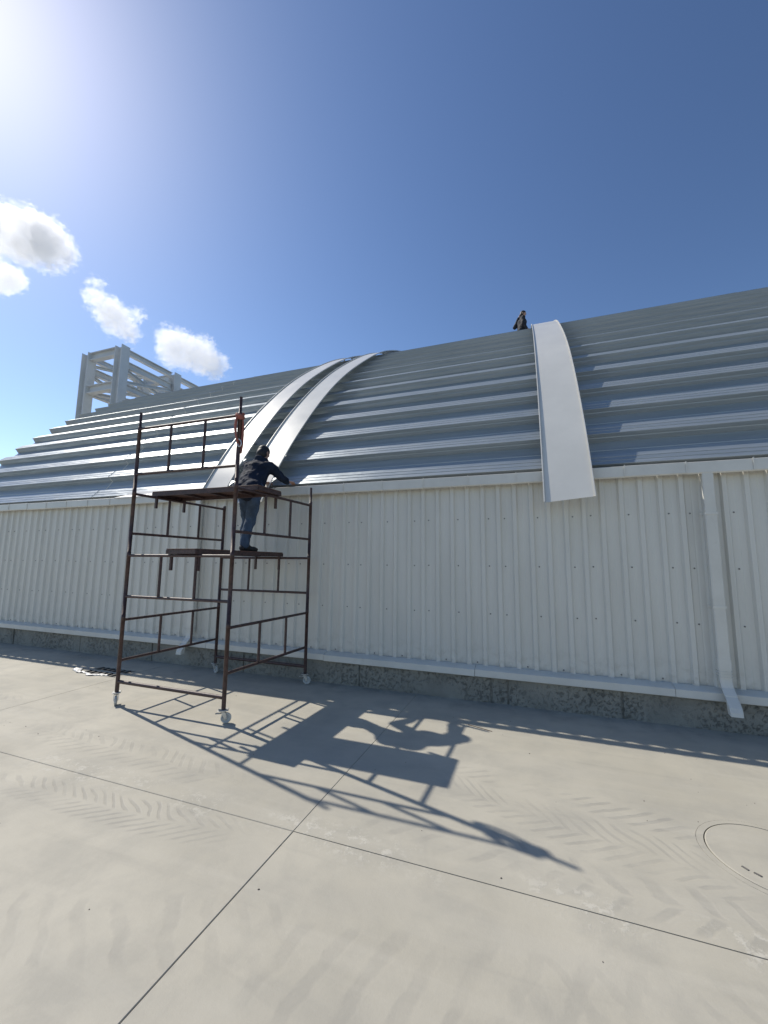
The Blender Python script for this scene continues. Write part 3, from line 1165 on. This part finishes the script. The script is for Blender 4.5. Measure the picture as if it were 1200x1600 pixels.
for pts in ([(-.035, -.01, .30), (-.060, -.03, .22), (-.045, -.045, .12), (-.012, -.05, .04), (.02, -.04, -.01), (.035, -.04, -.03)],
            [(.02, -.035, .30), (-.03, -.06, .22), (-.04, -.06, .12), (.005, -.05, .02), (.04, -.035, .00)],
            [(.03, .02, .30), (.055, .03, .18), (.050, .02, .02), (.04, -.02, -.06), (.01, -.05, .0), (-.02, -.06, .14), (-.035, -.03, .29)],
            [(-.03, .03, .29), (-.055, .05, .18), (-.06, .06, .05), (-.035, .05, -.10), (-.02, .04, .03), (-.03, .035, .27)],
            [(.02, .035, .28), (.01, .075, .16), (.0, .085, .0), (.0, .055, -.12), (.005, .04, .05), (.01, .036, .24)]):
    MB().tube(spline([(bx + a * .5, by + b * .75, 2.9 + c) for a, b, c in pts]), .010, 8).build('rope_loop', MT['strap'], ln)
hk = [(.035, -.04, .01), (.06, -.045, -.01), (.075, -.045, -.045), (.06, -.045, -.075), (.035, -.045, -.07), (.03, -.045, -.045)]
MB().tube(spline([(bx + a, by + b, 2.9 + c) for a, b, c in hk]), .006, 8).build('hook', MT['zinc'], ln)

# crumpled plastic beside the drain
mb = MB()
n = 26
rows = []
for i in range(n + 1):
    t = i / n
    cx = -6.42 + .78 * t
    cy = 4.36 - .14 * math.sin(t * 2.6) + .02 * math.sin(t * 17)
    for j in range(5):
        w = (j / 4 - .5) * (.09 + .05 * math.sin(t * 9 + 1)) * (1 - .6 * t)
        zz = .004 + .045 * abs(mnoise.noise(Vector((t * 9, j * .8, 2)))) * (1.1 - t * .6)
        rows.append((cx + .02 * mnoise.noise(Vector((t * 7, j, 9))), cy + w, zz))
fs = [(i * 5 + j, i * 5 + 5 + j, i * 5 + 6 + j, i * 5 + 1 + j) for i in range(n) for j in range(4)]
mb.add(rows, fs, True)
o = mb.build('plastic_scrap', MT['plastic'])
o.modifiers.new('t', 'SOLIDIFY').thickness = .003
tag(o, 'crumpled strip of white plastic film lying at the drain grate', 'plastic scrap')

# thin stick
o = MB().tube(spline([(-.68, 4.372, .003), (-.60, 4.345, .0035), (-.52, 4.318, .003), (-.435, 4.287, .003)], 5), [.003] * 16, 6).build('stick', MT['wood'])
tag(o, 'thin brown stick on the ground at the edge of the wall shadow', 'stick')

# scattered grit: specks nobody would count
mb = MB()
rg = random.Random(3)
for k in range(130):
    if k < 45:
        p = Vector((rg.uniform(-6, 2.2), rg.uniform(1.1, 4.4), 0))
    else:
        p = Vector((rg.uniform(-9, 2.2), rg.uniform(4.3, 5.1), 0))
    r0 = rg.choice((.002, .003, .004, .006)) * (1.0 if k < 45 else .8)
    vs = [(p.x + r0 * math.cos(a) * rg.uniform(.6, 1.3), p.y + r0 * math.sin(a) * rg.uniform(.6, 1.3), .0005) for a in (0, 1.2, 2.5, 3.8, 5.1)]
    mb.add(vs + [(p.x, p.y, r0 * .9)], [(i, (i + 1) % 5, 5) for i in range(5)])
o = mb.build('grit', MT['debris'])
tag(o, 'scattered dark specks of grit on the concrete yard', 'grit', kind='stuff')

# ================================================================== steel gallery frame beyond the left gable
gt = empty('steel_frame_tower', (-15, 11, 0), 'pale grey steel lattice frame rising behind the left end of the roof', 'steel frame')


def hbeam(p, q, w, d, up=(0, 0, 1), name='beam', tf=.03):
    """H section from p to q; flanges lie across 'up'"""
    p, q = Vector(p), Vector(q)
    a = (q - p).normalized()
    u = Vector(up)
    u = (u - a * u.dot(a)).normalized()
    s_ = a.cross(u)
    prof = [(-w / 2, -d / 2), (w / 2, -d / 2), (w / 2, -d / 2 + tf), (tf / 3, -d / 2 + tf), (tf / 3, d / 2 - tf), (w / 2, d / 2 - tf), (w / 2, d / 2), (-w / 2, d / 2), (-w / 2, d / 2 - tf), (-tf / 3, d / 2 - tf), (-tf / 3, -d / 2 + tf), (-w / 2, -d / 2 + tf)]
    MB().sweep(prof, (lambda i, k: (p.lerp(q, i) + s_ * k[0] + u * k[1]), 1), True).build(name, MT['steel'], gt)


ZT = 9.42
cx0, cx1 = -15.75, -13.98
cys = (10.0, 12.35, 14.8, 17.2)
for yy in cys:
    for xx in (cx0, cx1):
        hbeam((xx, yy, 0), (xx, yy, ZT), .32, .36, (1, 0, 0), 'column')
    for z in (ZT - .16, 7.95, 6.2, 4.0, 2.0):
        if yy == 10.0 or z > 9:
            hbeam((cx0 + .205, yy, z), (cx1 - .205, yy, z), .22, .30, name='cross_beam')
for xx in (cx0, cx1):
    for a, b in zip(cys[:-1], cys[1:]):
        for z, d in ((ZT - .12, .20), (ZT - .62, .26), (7.95, .24)):
            hbeam((xx, a + .19, z), (xx, b - .19, z), .16, d, name='long_beam')
        hbeam((xx + .03, a + .2, 8.12), (xx + .03, b - .2, ZT - .80), .10, .12, name='brace')
        hbeam((xx - .05, a + .2, ZT - .80), (xx - .05, b - .2, 8.12), .10, .12, name='brace')
for a, b in zip(cys[:-1], cys[1:]):
    hbeam((cx0 + .1, a + .1, ZT - .45), (cx1 - .1, b - .1, ZT - .45), .10, .10, name='brace')
    hbeam((cx1 - .1, a + .1, ZT - .58), (cx0 + .1, b - .1, ZT - .58), .10, .10, name='brace')
    hbeam((cx0 + .1, a + .1, 7.9), (cx1 - .1, b - .1, 7.9), .12, .12, name='brace')


# ================================================================== clouds
def ray(px, py):
    return _f + _r2 * (px - 600) / FPX - _u2 * (py - 800) / FPX


def cloud(label, blobs, dist, dens, seed, wisp):
    """a body of mist: density falls off from a few overlapping puffs, broken up by noise"""
    cx = sum(b[0] * b[2] for b in blobs) / sum(b[2] for b in blobs)
    cy = sum(b[1] * b[2] for b in blobs) / sum(b[2] for b in blobs)
    ext = max(max(abs(b[0] - cx), abs(b[1] - cy)) + b[2] for b in blobs) * 1.25
    d = ray(cx, cy)
    k = dist / FPX                       # metres per unit at that distance
    c = EYE + d * dist
    Rm = Matrix((_r2, _f, _u2)).transposed().to_4x4()
    m, nt, b = new_mat('cloud_mist')
    nt.nodes.remove(b)
    tc = coords(nt)
    n0 = nt.nodes.new('ShaderNodeTexNoise')
    lk(nt, tc, n0.inputs['Vector'])
    n0.inputs['Scale'].default_value = 3.4
    n0.inputs['Detail'].default_value = 4
    vm = nt.nodes.new('ShaderNodeVectorMath')
    vm.operation = 'MULTIPLY_ADD'
    lk(nt, n0.outputs['Color'], vm.inputs[0])
    vm.inputs[1].default_value = (.22, .22, .22)
    vm.inputs[2].default_value = (-.11 + seed * 0, -.11, -.11)
    va = nt.nodes.new('ShaderNodeVectorMath')
    lk(nt, tc, va.inputs[0])
    lk(nt, vm.outputs[0], va.inputs[1])
    pos = V(nt, va.outputs[0])
    fld = None
    R3 = random.Random(seed)
    lo, hi = [9, 9, 9], [-9, -9, -9]
    for bl in blobs:
        q = ((bl[0] - cx) / ext, R3.uniform(-.12, .12), -(bl[1] - cy) / ext)
        r = bl[2] / ext
        for i in range(3):
            lo[i] = min(lo[i], q[i] - r * 1.3)
            hi[i] = max(hi[i], q[i] + r * 1.3)
        dn = nt.nodes.new('ShaderNodeVectorMath')
        dn.operation = 'DISTANCE'
        lk(nt, pos, dn.inputs[0])
        dn.inputs[1].default_value = q
        e = V(nt, dn.outputs['Value']) * (-1 / r) + 1
        e = e * (r / .35)
        fld = e if fld is None else fld.max(e)
    nz = noise(nt, stretched(nt, tc, (1, 1, 1.2)), 6.5 + seed * .3, 8, .66, .2)
    nz2 = noise(nt, tc, 19 + seed, 5, .7, .3)
    f = (fld + (nz - .50) * wisp * 2.1 + (nz2 - .5) * .85 * wisp + .05).sm(.03, .17)
    vol = nt.nodes.new('ShaderNodeVolumePrincipled')
    vol.inputs['Color'].default_value = (1, 1, 1, 1)
    vol.inputs['Anisotropy'].default_value = .45
    lk(nt, f * dens, vol.inputs['Density'])
    nt.links.new(vol.outputs[0], nt.nodes['Material Output'].inputs['Volume'])
    bm = bmesh.new()
    mid = [(a + b_) / 2 for a, b_ in zip(lo, hi)]
    hs = [(b_ - a) / 2 for a, b_ in zip(lo, hi)]
    bmesh.ops.create_icosphere(bm, subdivisions=3, radius=1, matrix=Matrix.Translation(mid) @ Matrix.Diagonal((hs[0] * 1.3, hs[1] * 1.3, hs[2] * 1.3, 1)))
    me = bpy.data.meshes.new('cloud')
    bm.to_mesh(me)
    bm.free()
    me.materials.append(m)
    o = link('cloud', me)
    o.matrix_world = Matrix.Translation(c) @ Rm @ Matrix.Scale(ext * k, 4)
    tag(o, label, 'cloud', 'small white clouds')
    return o


DC = 900
cloud('largest white cloud, grey centred, cut by the left edge', [(-5, 362, 40), (25, 358, 38), (55, 368, 37), (84, 385, 30), (106, 398, 16), (45, 392, 24), (82, 402, 18)], DC, .024, 1, .9)
cloud('small white cloud fragment under the largest cloud at the left edge', [(-8, 430, 26), (12, 432, 20), (30, 440, 12)], DC, .026, 2, 1.0)
cloud('ragged wispy white cloud above the steel frame', [(152, 466, 15), (166, 482, 20), (184, 500, 24), (199, 514, 16), (214, 491, 9), (156, 447, 8), (208, 530, 8)], DC, .026, 3, 1.25)
cloud('compact rounded white cloud just right of the steel frame', [(268, 535, 20), (285, 548, 28), (312, 556, 28), (336, 572, 20), (270, 558, 18), (334, 582, 12)], DC, .025, 4, 1.0)
S.cycles.volume_step_rate = .2
